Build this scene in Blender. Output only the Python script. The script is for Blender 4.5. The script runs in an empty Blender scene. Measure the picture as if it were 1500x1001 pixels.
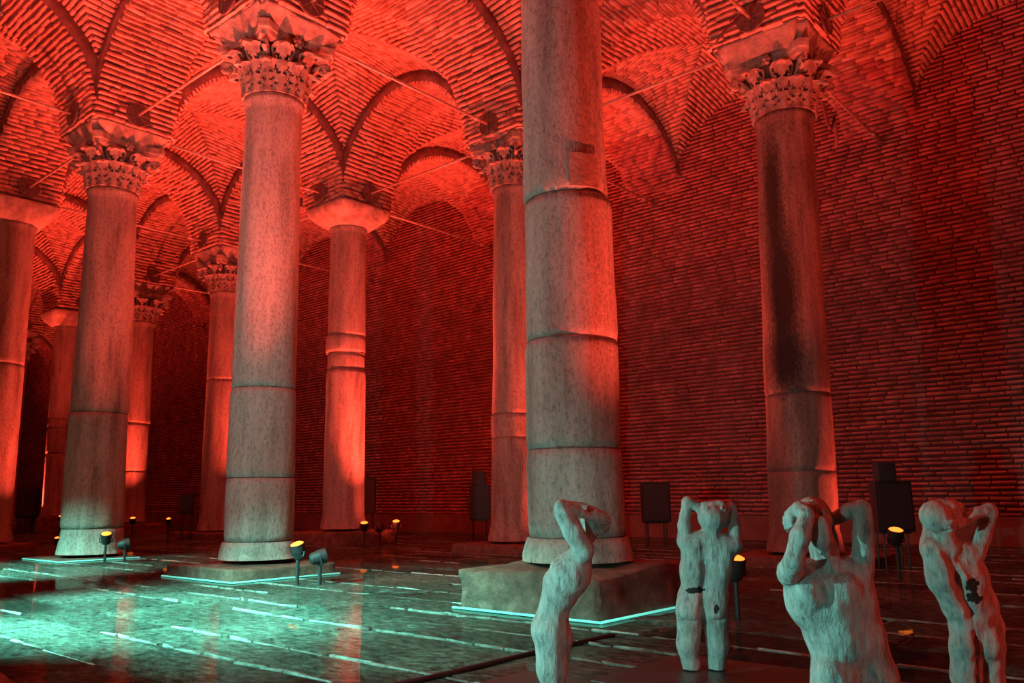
import bpy, math, random
import numpy as np
from mathutils import Matrix, Vector, noise as mnoise

random.seed(7)
rng = np.random.default_rng(11)
SC = bpy.context.scene
COL = SC.collection

# ------------------------------------------------------------------ camera
CAM = np.array([4.2375, -10.6096, 0.8644])
YAW, PITCH, ROLL, FPX = -0.71511, 0.185246, -0.012691, 1217.92
FW = np.array([math.sin(YAW)*math.cos(PITCH), math.cos(YAW)*math.cos(PITCH), math.sin(PITCH)])
_r = np.array([math.cos(YAW), -math.sin(YAW), 0.0]); _u = np.cross(_r, FW)
RT = _r*math.cos(ROLL) + _u*math.sin(ROLL)
UP = -_r*math.sin(ROLL) + _u*math.cos(ROLL)
cd = bpy.data.cameras.new('camera'); cam = bpy.data.objects.new('camera', cd); COL.objects.link(cam)
cd.sensor_width = 36.0; cd.lens = FPX/1500*36.0; cd.clip_start = 0.05; cd.clip_end = 300
cam.matrix_world = Matrix(((RT[0], UP[0], -FW[0], CAM[0]), (RT[1], UP[1], -FW[1], CAM[1]),
                           (RT[2], UP[2], -FW[2], CAM[2]), (0, 0, 0, 1)))
SC.camera = cam

def pix(x, y, depth):                       # a pixel of the photograph at a known depth
    return CAM + (FW + RT*(x-750)/FPX - UP*(y-500.5)/FPX)*depth
def proj(P):                                # (n,3) -> pixels, depth
    d = np.asarray(P, float) - CAM
    z = d @ FW
    return 750 + FPX*(d @ RT)/z, 500.5 - FPX*(d @ UP)/z, z

# ------------------------------------------------------------------ world, exposure
w = bpy.data.worlds.new('world'); SC.world = w; w.use_nodes = True
bg = w.node_tree.nodes['Background']
bg.inputs[0].default_value = (0.55, 0.16, 0.13, 1); bg.inputs[1].default_value = 0.02
SC.view_settings.view_transform = 'Standard'; SC.view_settings.look = 'None'
SC.view_settings.gamma = 1.0; SC.view_settings.use_curve_mapping = False
SC.view_settings.exposure = 0.0
SC.cycles.use_denoising = True
SC.cycles.max_bounces = 6; SC.cycles.diffuse_bounces = 4; SC.cycles.transparent_max_bounces = 8
SC.cycles.caustics_reflective = False; SC.cycles.caustics_refractive = False
SC.cycles.sample_clamp_indirect = 4.0

RED = (1.0, 0.068, 0.036)
CYAN = (0.24, 1.0, 0.78)
WHITE = (.80, 1.0, .92)
RED_UP = 2350.0          # watts of each red upward floor spotlight
RED_COL = 150.0          # watts of the companions turned on the column shafts
CYAN_W = 900.0

# ------------------------------------------------------------------ materials
def nmat(name):
    m = bpy.data.materials.new(name); m.use_nodes = True
    nt = m.node_tree
    return m, nt, nt.nodes['Principled BSDF']
def N(nt, t, **kw):
    n = nt.nodes.new(t)
    for k, v in kw.items():
        if k in n.inputs: n.inputs[k].default_value = v
        else: setattr(n, k, v)
    return n
def ramp(nt, fac, stops):
    r = nt.nodes.new('ShaderNodeValToRGB')
    while len(r.color_ramp.elements) < len(stops): r.color_ramp.elements.new(0.5)
    for e, (p, c) in zip(r.color_ramp.elements, stops):
        e.position = p; e.color = (*c, 1) if len(c) == 3 else c
    nt.links.new(fac, r.inputs[0]); return r.outputs[0]
def coords(nt, kind='Object', scale=(1, 1, 1)):
    if kind == 'World':
        src = nt.nodes.new('ShaderNodeNewGeometry').outputs['Position']
    else:
        src = nt.nodes.new('ShaderNodeTexCoord').outputs[kind]
    mp = nt.nodes.new('ShaderNodeMapping'); mp.inputs['Scale'].default_value = scale
    nt.links.new(src, mp.inputs[0]); return mp.outputs[0]
def noise(nt, vec, scale, detail=4, rough=0.6):
    n = N(nt, 'ShaderNodeTexNoise', Scale=scale, Detail=detail, Roughness=rough)
    nt.links.new(vec, n.inputs['Vector']); return n.outputs['Fac']
def mixc(nt, fac, a, b, mode='MIX'):
    m = nt.nodes.new('ShaderNodeMix'); m.data_type = 'RGBA'; m.blend_type = mode
    for i, v in ((0, fac), (6, a), (7, b)):
        if hasattr(v, 'links') or hasattr(v, 'is_linked'): nt.links.new(v, m.inputs[i])
        else: m.inputs[i].default_value = v if i == 0 else (*v, 1)
    return m.outputs[2]
def bump(nt, bs, h, dist, strength=1.0):
    b = N(nt, 'ShaderNodeBump', Strength=strength, Distance=dist)
    nt.links.new(h, b.inputs['Height']); nt.links.new(b.outputs[0], bs.inputs['Normal'])

def mat_rough(name, c1, c2, c3, scale=6, rough=0.85, bdist=0.01, bscale=30, kind='World', stretch=(1, 1, 1)):
    m, nt, bs = nmat(name)
    v = coords(nt, kind, stretch)
    col = ramp(nt, noise(nt, v, scale, 6, 0.65), [(0.3, c1), (0.52, c2), (0.72, c3)])
    nt.links.new(col, bs.inputs['Base Color']); bs.inputs['Roughness'].default_value = rough
    bump(nt, bs, noise(nt, v, bscale, 6, 0.7), bdist)
    return m

M = {}
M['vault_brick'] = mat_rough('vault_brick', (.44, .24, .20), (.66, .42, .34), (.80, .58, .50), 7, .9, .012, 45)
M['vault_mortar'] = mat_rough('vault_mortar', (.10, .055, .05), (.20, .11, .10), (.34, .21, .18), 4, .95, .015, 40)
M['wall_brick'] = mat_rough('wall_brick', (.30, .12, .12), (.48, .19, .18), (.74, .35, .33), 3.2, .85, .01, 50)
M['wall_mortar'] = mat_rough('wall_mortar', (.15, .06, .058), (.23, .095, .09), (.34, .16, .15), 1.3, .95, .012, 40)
M['dado'] = mat_rough('dado', (.16, .07, .06), (.24, .11, .09), (.30, .15, .12), 1.5, .8, .006, 25)
M['mortar_pale'] = mat_rough('mortar_pale', (.24, .18, .15), (.46, .37, .31), (.64, .54, .46), 5, .9, .03, 14)
M['plinth'] = mat_rough('plinth', (.09, .045, .035), (.19, .10, .075), (.30, .17, .13), 7, .9, .035, 16)
M['iron'] = mat_rough('iron', (.10, .06, .05), (.17, .10, .085), (.26, .16, .13), 18, .6, .004, 60)
M['rod'] = mat_rough('rod', (.40, .32, .28), (.55, .45, .40), (.70, .60, .54), 9, .45, .002, 60)
M['rod'].node_tree.nodes['Principled BSDF'].inputs['Metallic'].default_value = .4
M['black'] = mat_rough('black', (.012, .012, .014), (.018, .018, .02), (.026, .025, .027), 30, .5, .001, 80)
M['platform'] = mat_rough('platform', (.03, .04, .04), (.05, .06, .058), (.075, .085, .08), 5, .35, .002, 40)
M['clay'] = None

def mat_marble(name, c1, c2, c3, stains=(), seed=0.0, pit=1.0):
    m, nt, bs = nmat(name)
    tc = nt.nodes.new('ShaderNodeTexCoord').outputs['Object']
    mp = N(nt, 'ShaderNodeMapping'); mp.inputs['Location'].default_value = (seed, seed*.7, seed*1.3)
    mp.inputs['Scale'].default_value = (1, 1, .16); nt.links.new(tc, mp.inputs[0])
    st = noise(nt, mp.outputs[0], 5.0, 6, .65)
    mp2 = N(nt, 'ShaderNodeMapping'); mp2.inputs['Location'].default_value = (seed, -seed, seed)
    mp2.inputs['Scale'].default_value = (1, 1, .55); nt.links.new(tc, mp2.inputs[0])
    gr = noise(nt, mp2.outputs[0], 34, 5, .75)
    base = ramp(nt, st, [(0.30, c1), (0.5, c2), (0.70, c3)])
    speck = ramp(nt, gr, [(0.36, (.42, .40, .38)), (0.52, (1, 1, 1))])
    col = mixc(nt, .75, base, speck, 'MULTIPLY')
    for (cx, cy, cz, rx, rz) in stains:       # soot-black stains with their own ragged outline
        sub = N(nt, 'ShaderNodeVectorMath', operation='SUBTRACT'); nt.links.new(tc, sub.inputs[0])
        sub.inputs[1].default_value = (cx, cy, cz)
        mul = N(nt, 'ShaderNodeVectorMath', operation='MULTIPLY'); nt.links.new(sub.outputs[0], mul.inputs[0])
        mul.inputs[1].default_value = (1/rx, 1/rx, 1/rz)
        ln = N(nt, 'ShaderNodeVectorMath', operation='LENGTH'); nt.links.new(mul.outputs[0], ln.inputs[0])
        ad = N(nt, 'ShaderNodeMath', operation='MULTIPLY_ADD'); nt.links.new(gr, ad.inputs[0])
        ad.inputs[1].default_value = 1.1; nt.links.new(ln.outputs['Value'], ad.inputs[2])
        fac = ramp(nt, ad.outputs[0], [(0.95, (1, 1, 1)), (1.0, (.7, .7, .7))])
        # ramp clamps at 1, so rescale first
        sc = N(nt, 'ShaderNodeMapRange'); nt.links.new(ad.outputs[0], sc.inputs[0])
        sc.inputs[1].default_value = 1.05; sc.inputs[2].default_value = 1.75
        sc.inputs[3].default_value = 1.0; sc.inputs[4].default_value = 0.0
        col = mixc(nt, sc.outputs[0], col, (.025, .02, .018))
    nt.links.new(col, bs.inputs['Base Color']); bs.inputs['Roughness'].default_value = .7
    hh = N(nt, 'ShaderNodeMath', operation='MULTIPLY_ADD'); nt.links.new(gr, hh.inputs[0])
    hh.inputs[1].default_value = 1.0; nt.links.new(st, hh.inputs[2])
    bump(nt, bs, hh.outputs[0], .03*pit)
    return m

def mat_emit(name, c, s):
    m, nt, bs = nmat(name)
    bs.inputs['Base Color'].default_value = (*c, 1)
    bs.inputs['Emission Color'].default_value = (*c, 1); bs.inputs['Emission Strength'].default_value = s
    return m
M['lens'] = mat_emit('lens', (1.0, .24, .03), 2.3)
M['strip'] = mat_emit('strip', (.16, .85, .66), .85)

def mat_clay():
    m, nt, bs = nmat('clay')
    v = coords(nt, 'Object', (1, 1, .30))
    a = noise(nt, v, 42, 6, .72)
    b = noise(nt, coords(nt, 'Object', (1, 1, 1)), 6, 4, .6)
    col = ramp(nt, a, [(0.34, (.26, .25, .24)), (0.45, (.52, .51, .49)), (0.62, (.72, .71, .69))])
    col = mixc(nt, .55, col, ramp(nt, b, [(0.35, (.60, .57, .54)), (0.6, (1, 1, 1))]), 'MULTIPLY')
    nt.links.new(col, bs.inputs['Base Color']); bs.inputs['Roughness'].default_value = .75
    bump(nt, bs, a, .022)
    return m
M['clay'] = mat_clay()
M['chip'] = mat_rough('chip', (.012, .012, .012), (.02, .02, .02), (.03, .03, .03), 20, .9, .004, 60)

def mat_floor():
    m, nt, bs = nmat('paving')
    v = coords(nt, 'World')
    v2 = coords(nt, 'World', (.55, 1.0, 1.0))
    a = noise(nt, v2, 19, 7, .75)
    b = noise(nt, v, .8, 3, .5)
    info = nt.nodes.new('ShaderNodeObjectInfo')
    col = ramp(nt, a, [(0.36, (.06, .06, .055)), (0.50, (.27, .27, .26)), (0.64, (.58, .58, .55))])
    col = mixc(nt, .8, col, ramp(nt, b, [(0.36, (.40, .37, .34)), (0.62, (1, 1, 1))]), 'MULTIPLY')
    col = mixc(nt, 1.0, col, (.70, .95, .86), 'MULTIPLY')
    col = mixc(nt, .85, col, ramp(nt, info.outputs['Random'], [(0, (.12, .12, .12)), (.18, (.7, .7, .7)), (1, (1, 1, 1))]), 'MULTIPLY')
    nt.links.new(col, bs.inputs['Base Color']); bs.inputs['Roughness'].default_value = .85; bs.inputs['Specular IOR Level'].default_value = .15
    bump(nt, bs, a, .09)
    return m
M['paving'] = mat_floor()
M['bed'] = mat_rough('bed', (.12, .15, .14), (.50, .60, .56), (.66, .74, .70), 6, .9, .01, 30)  # pale, so the slab joints read as lit lines

M['pointing'] = mat_rough('pointing', (.12, .15, .14), (.30, .36, .34), (.52, .60, .56), 14, .9, .01, 40)  # pale tone paints the light on slab edges

def mat_water():
    m = bpy.data.materials.new('water'); m.use_nodes = True; nt = m.node_tree
    nt.nodes.clear()
    out = nt.nodes.new('ShaderNodeOutputMaterial')
    tr = nt.nodes.new('ShaderNodeBsdfTransparent'); tr.inputs[0].default_value = (.93, .97, .95, 1)
    gl = nt.nodes.new('ShaderNodeBsdfGlossy'); gl.inputs['Roughness'].default_value = .03
    gl.inputs[0].default_value = (1, 1, 1, 1)
    fr = nt.nodes.new('ShaderNodeFresnel'); fr.inputs[0].default_value = 1.33
    b = N(nt, 'ShaderNodeBump', Strength=1.0, Distance=.0006)
    nt.links.new(noise(nt, coords(nt, 'World'), 5, 2, .5), b.inputs['Height'])
    nt.links.new(b.outputs[0], gl.inputs['Normal']); nt.links.new(b.outputs[0], fr.inputs['Normal'])
    mx = nt.nodes.new('ShaderNodeMixShader')
    fm = N(nt, 'ShaderNodeMath', operation='MULTIPLY'); nt.links.new(fr.outputs[0], fm.inputs[0]); fm.inputs[1].default_value = .40
    nt.links.new(fm.outputs[0], mx.inputs[0]); nt.links.new(tr.outputs[0], mx.inputs[1]); nt.links.new(gl.outputs[0], mx.inputs[2])
    nt.links.new(mx.outputs[0], out.inputs[0]); return m
M['water'] = mat_water()

# ------------------------------------------------------------------ mesh helpers
def qmesh(name, V, Q, smooth=False):
    V = np.ascontiguousarray(V, np.float32); Q = np.ascontiguousarray(Q, np.int32)
    me = bpy.data.meshes.new(name)
    me.vertices.add(len(V)); me.vertices.foreach_set('co', V.ravel())
    k = Q.shape[1]
    me.loops.add(Q.size); me.loops.foreach_set('vertex_index', Q.ravel())
    me.polygons.add(len(Q)); me.polygons.foreach_set('loop_start', np.arange(0, Q.size, k, dtype=np.int32))
    if smooth: me.polygons.foreach_set('use_smooth', np.ones(len(Q), bool))
    me.update(calc_edges=True)
    return me
def pmesh(name, V, F, smooth=False):
    me = bpy.data.meshes.new(name); me.from_pydata([tuple(v) for v in V], [], F)
    if smooth: me.polygons.foreach_set('use_smooth', np.ones(len(me.polygons), bool))
    me.update(); return me
def obj(name, me, mat, parent=None, loc=None):
    if mat is not None and not me.materials: me.materials.append(mat)
    o = bpy.data.objects.new(name, me); COL.objects.link(o)
    if parent is not None: o.parent = parent
    if loc is not None: o.location = loc
    return o
def empty(name, loc=(0, 0, 0), parent=None):
    o = bpy.data.objects.new(name, None); o.empty_display_size = .2; COL.objects.link(o); o.location = loc
    if parent is not None: o.parent = parent
    return o
def tag(o, label, cat, group=None):
    o['label'] = label; o['category'] = cat
    if group: o['group'] = group
    return o
CUBE_V = np.array([(-1, -1, -1), (1, -1, -1), (1, 1, -1), (-1, 1, -1), (-1, -1, 1), (1, -1, 1), (1, 1, 1), (-1, 1, 1)], float)
CUBE_Q = np.array([(0, 3, 2, 1), (4, 5, 6, 7), (0, 1, 5, 4), (1, 2, 6, 5), (2, 3, 7, 6), (3, 0, 4, 7)])
def boxes(name, C, A, B, D, jit=0.0):
    """many boxes in one mesh: centres and three half vectors each"""
    C, A, B, D = (np.asarray(a, float) for a in (C, A, B, D))
    n = len(C)
    V = (C[:, None, :] + CUBE_V[None, :, 0:1]*A[:, None, :] + CUBE_V[None, :, 1:2]*B[:, None, :] + CUBE_V[None, :, 2:3]*D[:, None, :])
    if jit: V = V + rng.normal(0, jit, V.shape)
    Q = (CUBE_Q[None] + 8*np.arange(n)[:, None, None]).reshape(-1, 4)
    return qmesh(name, V.reshape(-1, 3), Q)
def box_mesh(name, lo, hi, bevel=0.0):
    lo = np.array(lo, float); hi = np.array(hi, float)
    if not bevel:
        return qmesh(name, (lo+hi)/2 + CUBE_V*(hi-lo)/2, CUBE_Q)
    import bmesh
    bm = bmesh.new(); bmesh.ops.create_cube(bm, size=2)
    for v in bm.verts: v.co = Vector((lo+hi)/2 + np.array(v.co)*(hi-lo)/2)
    bmesh.ops.bevel(bm, geom=list(bm.edges), offset=bevel, segments=2, affect='EDGES', profile=.6)
    me = bpy.data.meshes.new(name); bm.to_mesh(me); bm.free(); return me
def tube(pts, rad, seg=10, cap=True):
    pts = [np.array(p, float) for p in pts]
    if np.isscalar(rad): rad = [rad]*len(pts)
    V, F = [], []
    for i, p in enumerate(pts):
        t = pts[min(i+1, len(pts)-1)] - pts[max(i-1, 0)]; t /= np.linalg.norm(t)
        a = np.cross(t, (0, 0, 1.0) if abs(t[2]) < .9 else (1.0, 0, 0)); a /= np.linalg.norm(a); b = np.cross(t, a)
        for k in range(seg):
            th = 2*math.pi*k/seg; V.append(p + rad[i]*(math.cos(th)*a + math.sin(th)*b))
    for i in range(len(pts)-1):
        for k in range(seg):
            k2 = (k+1) % seg; F.append((i*seg+k, i*seg+k2, (i+1)*seg+k2, (i+1)*seg+k))
    if cap:
        F.append(tuple(range(seg-1, -1, -1))); F.append(tuple((len(pts)-1)*seg+k for k in range(seg)))
    return V, F
def merge(*parts):
    V, F = [], []
    for v, f in parts:
        o = len(V); V += list(v); F += [tuple(i+o for i in q) for q in f]
    return V, F
def sbox(c, h):
    return [np.array(c)+CUBE_V[i]*np.array(h) for i in range(8)], [tuple(q) for q in CUBE_Q]
def lathe(prof, seg=40, fn=None):
    V, F = [], []
    for j, (r, z) in enumerate(prof):
        for k in range(seg):
            th = 2*math.pi*k/seg
            rr = r if fn is None else fn(r, z, th)
            V.append((rr*math.cos(th), rr*math.sin(th), z))
    for j in range(len(prof)-1):
        for k in range(seg):
            k2 = (k+1) % seg; F.append((j*seg+k, j*seg+k2, (j+1)*seg+k2, (j+1)*seg+k))
    F.append(tuple(range(seg-1, -1, -1))); F.append(tuple((len(prof)-1)*seg+k for k in range(seg)))
    return V, F

# shared unit bricks (half extents 1) with knocked corners
UNIT = {}
def unit_bricks(key, mat):
    if key not in UNIT:
        L = []
        for i in range(4):
            V = CUBE_V + rng.normal(0, .07, CUBE_V.shape)*np.array([.25, 1, .6])
            me = qmesh('brick', V, CUBE_Q); me.materials.append(mat); L.append(me)
        UNIT[key] = L
    return UNIT[key]
def brick_objects(name, key, mat, idx, C, A, B, D, parent):
    L = unit_bricks(key, mat); off = np.array(parent.matrix_world.translation) if parent else np.zeros(3)
    for n, i in enumerate(idx):
        o = bpy.data.objects.new(name, L[n % 4]); COL.objects.link(o); o.parent = parent
        a, b, d, c = A[i], B[i], D[i], C[i]-PO.get(parent.name, np.zeros(3))
        o.matrix_local = Matrix(((a[0], b[0], d[0], c[0]), (a[1], b[1], d[1], c[1]), (a[2], b[2], d[2], c[2]), (0, 0, 0, 1)))
PO = {}
def split_bricks(C, A, B, limit=300, minpx=6.0):
    """the bricks that show largest in the photograph become parts of their own"""
    x, y, z = proj(C)
    ok = (z > .5) & (x > -20) & (x < 1520) & (y > -20) & (y < 1021)
    lb = 2*np.linalg.norm(B, axis=1)*FPX/np.maximum(z, .5); la = 2*np.linalg.norm(A, axis=1)*FPX/np.maximum(z, .5)
    ok &= (lb > minpx)
    idx = np.nonzero(ok)[0]; idx = idx[np.argsort(-(la*lb)[idx])][:limit]
    rest = np.ones(len(C), bool); rest[idx] = False
    return idx, np.nonzero(rest)[0]

# ------------------------------------------------------------------ the grid of the cistern
S, SY, WALL = 4.8, 4.9306, 4.629
Z0 = 6.97            # springing of the arches
RISE = 1.74
HW = 0.65            # half width of an arch
ROD_Z = 7.18

# ------------------------------------------------------------------ wall
wall = empty('wall_right', (0, WALL, 0)); wall['kind'] = 'structure'; PO[wall.name] = np.array([0, WALL, 0])
X0, X1 = -50.0, 7.0
obj('mortar_bed', box_mesh('mortar_bed', (X0, 0.0, 0.0), (X1, .5, 9.4)), M['wall_mortar'], wall)
Cs, As, Bs, Ds = [], [], [], []
z = .50; row = 0
while z < 9.3:
    h = .0235*rng.uniform(.8, 1.15); x = X0 + rng.uniform(0, .3)
    while x < X1:
        L = rng.uniform(.24, .40)
        Cs.append((x+L/2, WALL+.016-rng.uniform(0, .018), z+rng.normal(0, .003))); As.append((L/2-.012, 0, rng.normal(0, .002)))
        Bs.append((0, 0, h)); Ds.append((0, .03, 0)); x += L
    z += .083; row += 1
Cs, As, Bs, Ds = map(np.array, (Cs, As, Bs, Ds))
idx, rest = split_bricks(Cs, As, Bs, 300, 3)
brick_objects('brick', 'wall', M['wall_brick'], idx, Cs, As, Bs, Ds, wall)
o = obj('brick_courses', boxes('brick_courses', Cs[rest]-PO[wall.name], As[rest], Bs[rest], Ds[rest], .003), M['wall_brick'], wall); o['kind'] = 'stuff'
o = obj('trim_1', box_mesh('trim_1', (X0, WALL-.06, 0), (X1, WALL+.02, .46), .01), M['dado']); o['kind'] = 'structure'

# ------------------------------------------------------------------ ceiling: arches and vaults
ceiling = empty('ceiling'); ceiling['kind'] = 'structure'
def in_view(pts):
    x, y, z = proj(pts); return bool(np.any((z > .3) & (x > -150) & (x < 1650) & (y > -350) & (y < 1000)))

def build_arch(p0, p1, a, along, fixed, trim0=0.0):
    """brick arch between two springings; along = 0 (x) or 1 (y)"""
    mid = (p0+p1)/2
    n = int(round(math.pi*a/.088))
    th = (np.arange(n)+.5)/n*math.pi
    hc = np.stack([mid - a*np.cos(th), Z0 + RISE*np.sin(th)], 1)
    tg = np.stack([a*np.sin(th), RISE*np.cos(th)], 1); tg /= np.linalg.norm(tg, axis=1)[:, None]
    nr = np.stack([-tg[:, 1], tg[:, 0]], 1)                 # outward (up)
    def w3(h, zz, v): return (h, v, zz) if along == 0 else (v, h, zz)
    C, A, B, D = [], [], [], []
    for i in range(n):
        cuts = [-HW - rng.uniform(-.015, .02)]
        c = -HW + rng.uniform(.12, .38)
        while c < HW-.1: cuts.append(c); c += rng.uniform(.26, .40)
        cuts.append(HW + rng.uniform(-.015, .02))
        for c0, c1 in zip(cuts[:-1], cuts[1:]):
            j = rng.normal(0, .009); dep = .16
            q = hc[i] + nr[i]*(dep + j) + tg[i]*rng.normal(0, .006)
            C.append(w3(q[0], q[1], fixed + (c0+c1)/2)); e = rng.normal(0, .006); A.append(w3(tg[i][0]*e, tg[i][1]*e, (c1-c0)/2-.006))
            s = .031*rng.uniform(.86, 1.12)
            B.append(w3(tg[i][0]*s, tg[i][1]*s, 0)); D.append(w3(nr[i][0]*dep, nr[i][1]*dep, 0))
    C, A, B, D = map(np.array, (C, A, B, D))
    arch = empty('arch', (0, 0, 0), ceiling)
    if along == 1 and p1 > WALL:            # the feet on the wall are laid in the wall's own brick
        low = C[:, 1] > WALL-.75+rng.uniform(-.25, .25, len(C))
        o = obj('wall_foot_courses', boxes('wall_foot_courses', C[low], A[low], B[low], D[low], .0025), M['wall_brick'], arch); o['kind'] = 'stuff'
        C, A, B, D = C[~low], A[~low], B[~low], D[~low]
    idx, rest = split_bricks(C, A, B, 300, 5.2)
    brick_objects('brick', 'vault', M['vault_brick'], idx, C, A, B, D, arch)
    if len(rest):
        o = obj('brick_courses', boxes('brick_courses', C[rest], A[rest], B[rest], D[rest], .0025), M['vault_brick'], arch); o['kind'] = 'stuff'
    # mortar core; its side faces stand proud of the brick ends above the lowest toothed edge
    ns = 44; V = []; Q = []
    sec = ((.035, -HW+.04), (.035, HW-.04), (.075, HW-.03), (.085, HW+.03), (.36, HW+.03), (.36, -HW-.03), (.085, -HW-.03), (.075, -HW+.03))
    m = len(sec)
    for i in range(ns+1):
        t = i/ns*math.pi
        for r, v in sec:
            V.append(w3(mid-(a+r)*math.cos(t), Z0+(RISE+r)*math.sin(t), fixed+v))
    for i in range(ns):
        for k in range(m): Q.append((m*i+k, m*i+(k+1) % m, m*i+m+(k+1) % m, m*i+m+k))
    obj('mortar_core', qmesh('mortar_core', np.array(V), np.array(Q)), M['vault_mortar'], arch)

def build_vault(xa, xb, ya, yb, detail=True):
    """groin vault over a bay, brick courses meeting in chevrons on the groins"""
    mx, my = (xa+xb)/2, (ya+yb)/2; a, b = (xb-xa)/2, (yb-ya)/2
    Ax, Ay = a+.24, b+.24; Hh = RISE+.29; dome = .20
    def zf(x, y):
        zx = Hh*np.sqrt(np.maximum(1-(x/Ax)**2, .0)); zy = Hh*np.sqrt(np.maximum(1-(y/Ay)**2, .0))
        return Z0 + np.maximum(zx, zy) + dome*np.clip(1-(x/a)**2, 0, 1)*np.clip(1-(y/b)**2, 0, 1)
    def web(x, y, axis):
        e = 1e-3
        def g(x, y):
            q = (y/Ay) if axis == 0 else (x/Ax)
            return Z0 + Hh*np.sqrt(np.maximum(1-q**2, .0)) + dome*np.clip(1-(x/a)**2, 0, 1)*np.clip(1-(y/b)**2, 0, 1)
        return g(x, y), (g(x+e, y)-g(x-e, y))/(2*e), (g(x, y+e)-g(x, y-e))/(2*e)
    vault = empty('vault', (0, 0, 0), ceiling)
    n = 40
    gx, gy = np.meshgrid(np.linspace(-a-.02, a+.02, n+1), np.linspace(-b-.02, b+.02, n+1), indexing='ij')
    V = np.stack([gx+mx, gy+my, zf(gx, gy)+.022], -1).reshape(-1, 3)
    i, j = np.meshgrid(np.arange(n), np.arange(n), indexing='ij'); k = (i*(n+1)+j).ravel()
    Q = np.stack([k, k+1, k+n+2, k+n+1], 1)
    obj('mortar_shell', qmesh('mortar_shell', V, Q, True), M['vault_mortar'], vault)
    C, A, B, D = [], [], [], []
    pitch = .088 if detail else .12
    for axis in (0, 1):                       # axis 0: courses run along x
        half, lim, oth, olim = (Ay, b, Ax, a) if axis == 0 else (Ax, a, Ay, b)
        # course positions at equal arc length
        t = np.linspace(-1, 1, 800)*lim; zz = Hh*np.sqrt(1-(t/half)**2)
        s = np.concatenate([[0], np.cumsum(np.hypot(np.diff(t), np.diff(zz)))])
        pos = np.interp(np.arange(pitch/2, s[-1], pitch), s, t)
        for c in pos:
            start = oth*abs(c)/half
            for sg in (-1, 1):
                u = start + rng.uniform(-.03, .05); 
                while u < olim:
                    L = min(rng.uniform(.22, .38), olim-u+.02)
                    if L < .05: break
                    um = sg*(u+L/2)
                    x, y = (um, c) if axis == 0 else (c, um)
                    z, dx, dy = web(x, y, axis)
                    nrm = np.array([-dx, -dy, 1.0]); nrm /= np.linalg.norm(nrm)
                    tv = np.array([1, 0, dx]) if axis == 0 else np.array([0, 1, dy]); tv = tv/np.linalg.norm(tv)
                    bv = np.cross(nrm, tv); tv = tv + bv*rng.normal(0, .025)
                    C.append(np.array([x+mx, y+my, z]) + nrm*(.014+rng.normal(0, .006)))
                    A.append(tv*(L/2-.008)); B.append((bv+tv*rng.normal(0, .03))*.030*rng.uniform(.85, 1.1)*(pitch/.088)); D.append(nrm*.032)
                    u += L
    C, A, B, D = map(np.array, (C, A, B, D))
    idx, rest = split_bricks(C, A, B, 300, 5.2)
    brick_objects('brick', 'vault', M['vault_brick'], idx, C, A, B, D, vault)
    o = obj('brick_courses', boxes('brick_courses', C[rest], A[rest], B[rest], D[rest], .003), M['vault_brick'], vault); o['kind'] = 'stuff'

def bay_far(x): return x < -20
OFF = .70
IX = range(-9, 2)
rows = {0: 0.0, -1: -SY, -2: -2*SY, -3: -3*SY}
for i in range(-10, 2):                       # arches along x
    for j, y in rows.items():
        xa, xb = i*S+OFF, (i+1)*S-OFF
        pts = np.array([(xx, y, zz) for xx in np.linspace(xa, xb, 5) for zz in (7, 8.6)])
        if in_view(pts) or i > -3: build_arch(xa, xb, (xb-xa)/2, 0, y)
for i in range(-10, 3):                       # arches along y
    x = i*S
    for ya, yb in ((OFF, WALL+.05), (-SY+OFF, -OFF), (-2*SY+OFF, -SY-OFF), (-3*SY+OFF, -2*SY-OFF)):
        pts = np.array([(x, yy, zz) for yy in np.linspace(ya, yb, 5) for zz in (7, 8.6)])
        if in_view(pts) or i > -3: build_arch(ya, yb, (yb-ya)/2, 1, x)
for i in range(-10, 2):
    xa, xb = i*S+HW, (i+1)*S-HW
    for ya, yb in ((HW, WALL), (-SY+HW, -HW), (-2*SY+HW, -SY-HW), (-3*SY+HW, -2*SY-HW)):
        pts = np.array([(xx, yy, zz) for xx in np.linspace(xa, xb, 4) for yy in np.linspace(ya, yb, 4) for zz in (7.5, 9.)])
        if in_view(pts) or i > -3: build_vault(xa, xb, ya, yb, i > -6 and ya > -2.1*SY)
# solid haunches above the columns and a roof of rubble fill over everything
hb = [(i*S, j*SY, 8.45) for i in range(-10, 3) for j in (0, -1, -2, -3)]
n = len(hb)
o = obj('haunch_fill', boxes('haunch_fill', hb, np.tile((.58, 0, 0), (n, 1)), np.tile((0, .58, 0), (n, 1)), np.tile((0, 0, 1.5), (n, 1))), M['vault_mortar'], ceiling)
obj('rubble_fill', box_mesh('rubble_fill', (X0, -3*SY-1.2, 9.3), (X1+4, WALL+.5, 9.7)), M['vault_mortar'], ceiling)
exec_marker = 0

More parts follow.
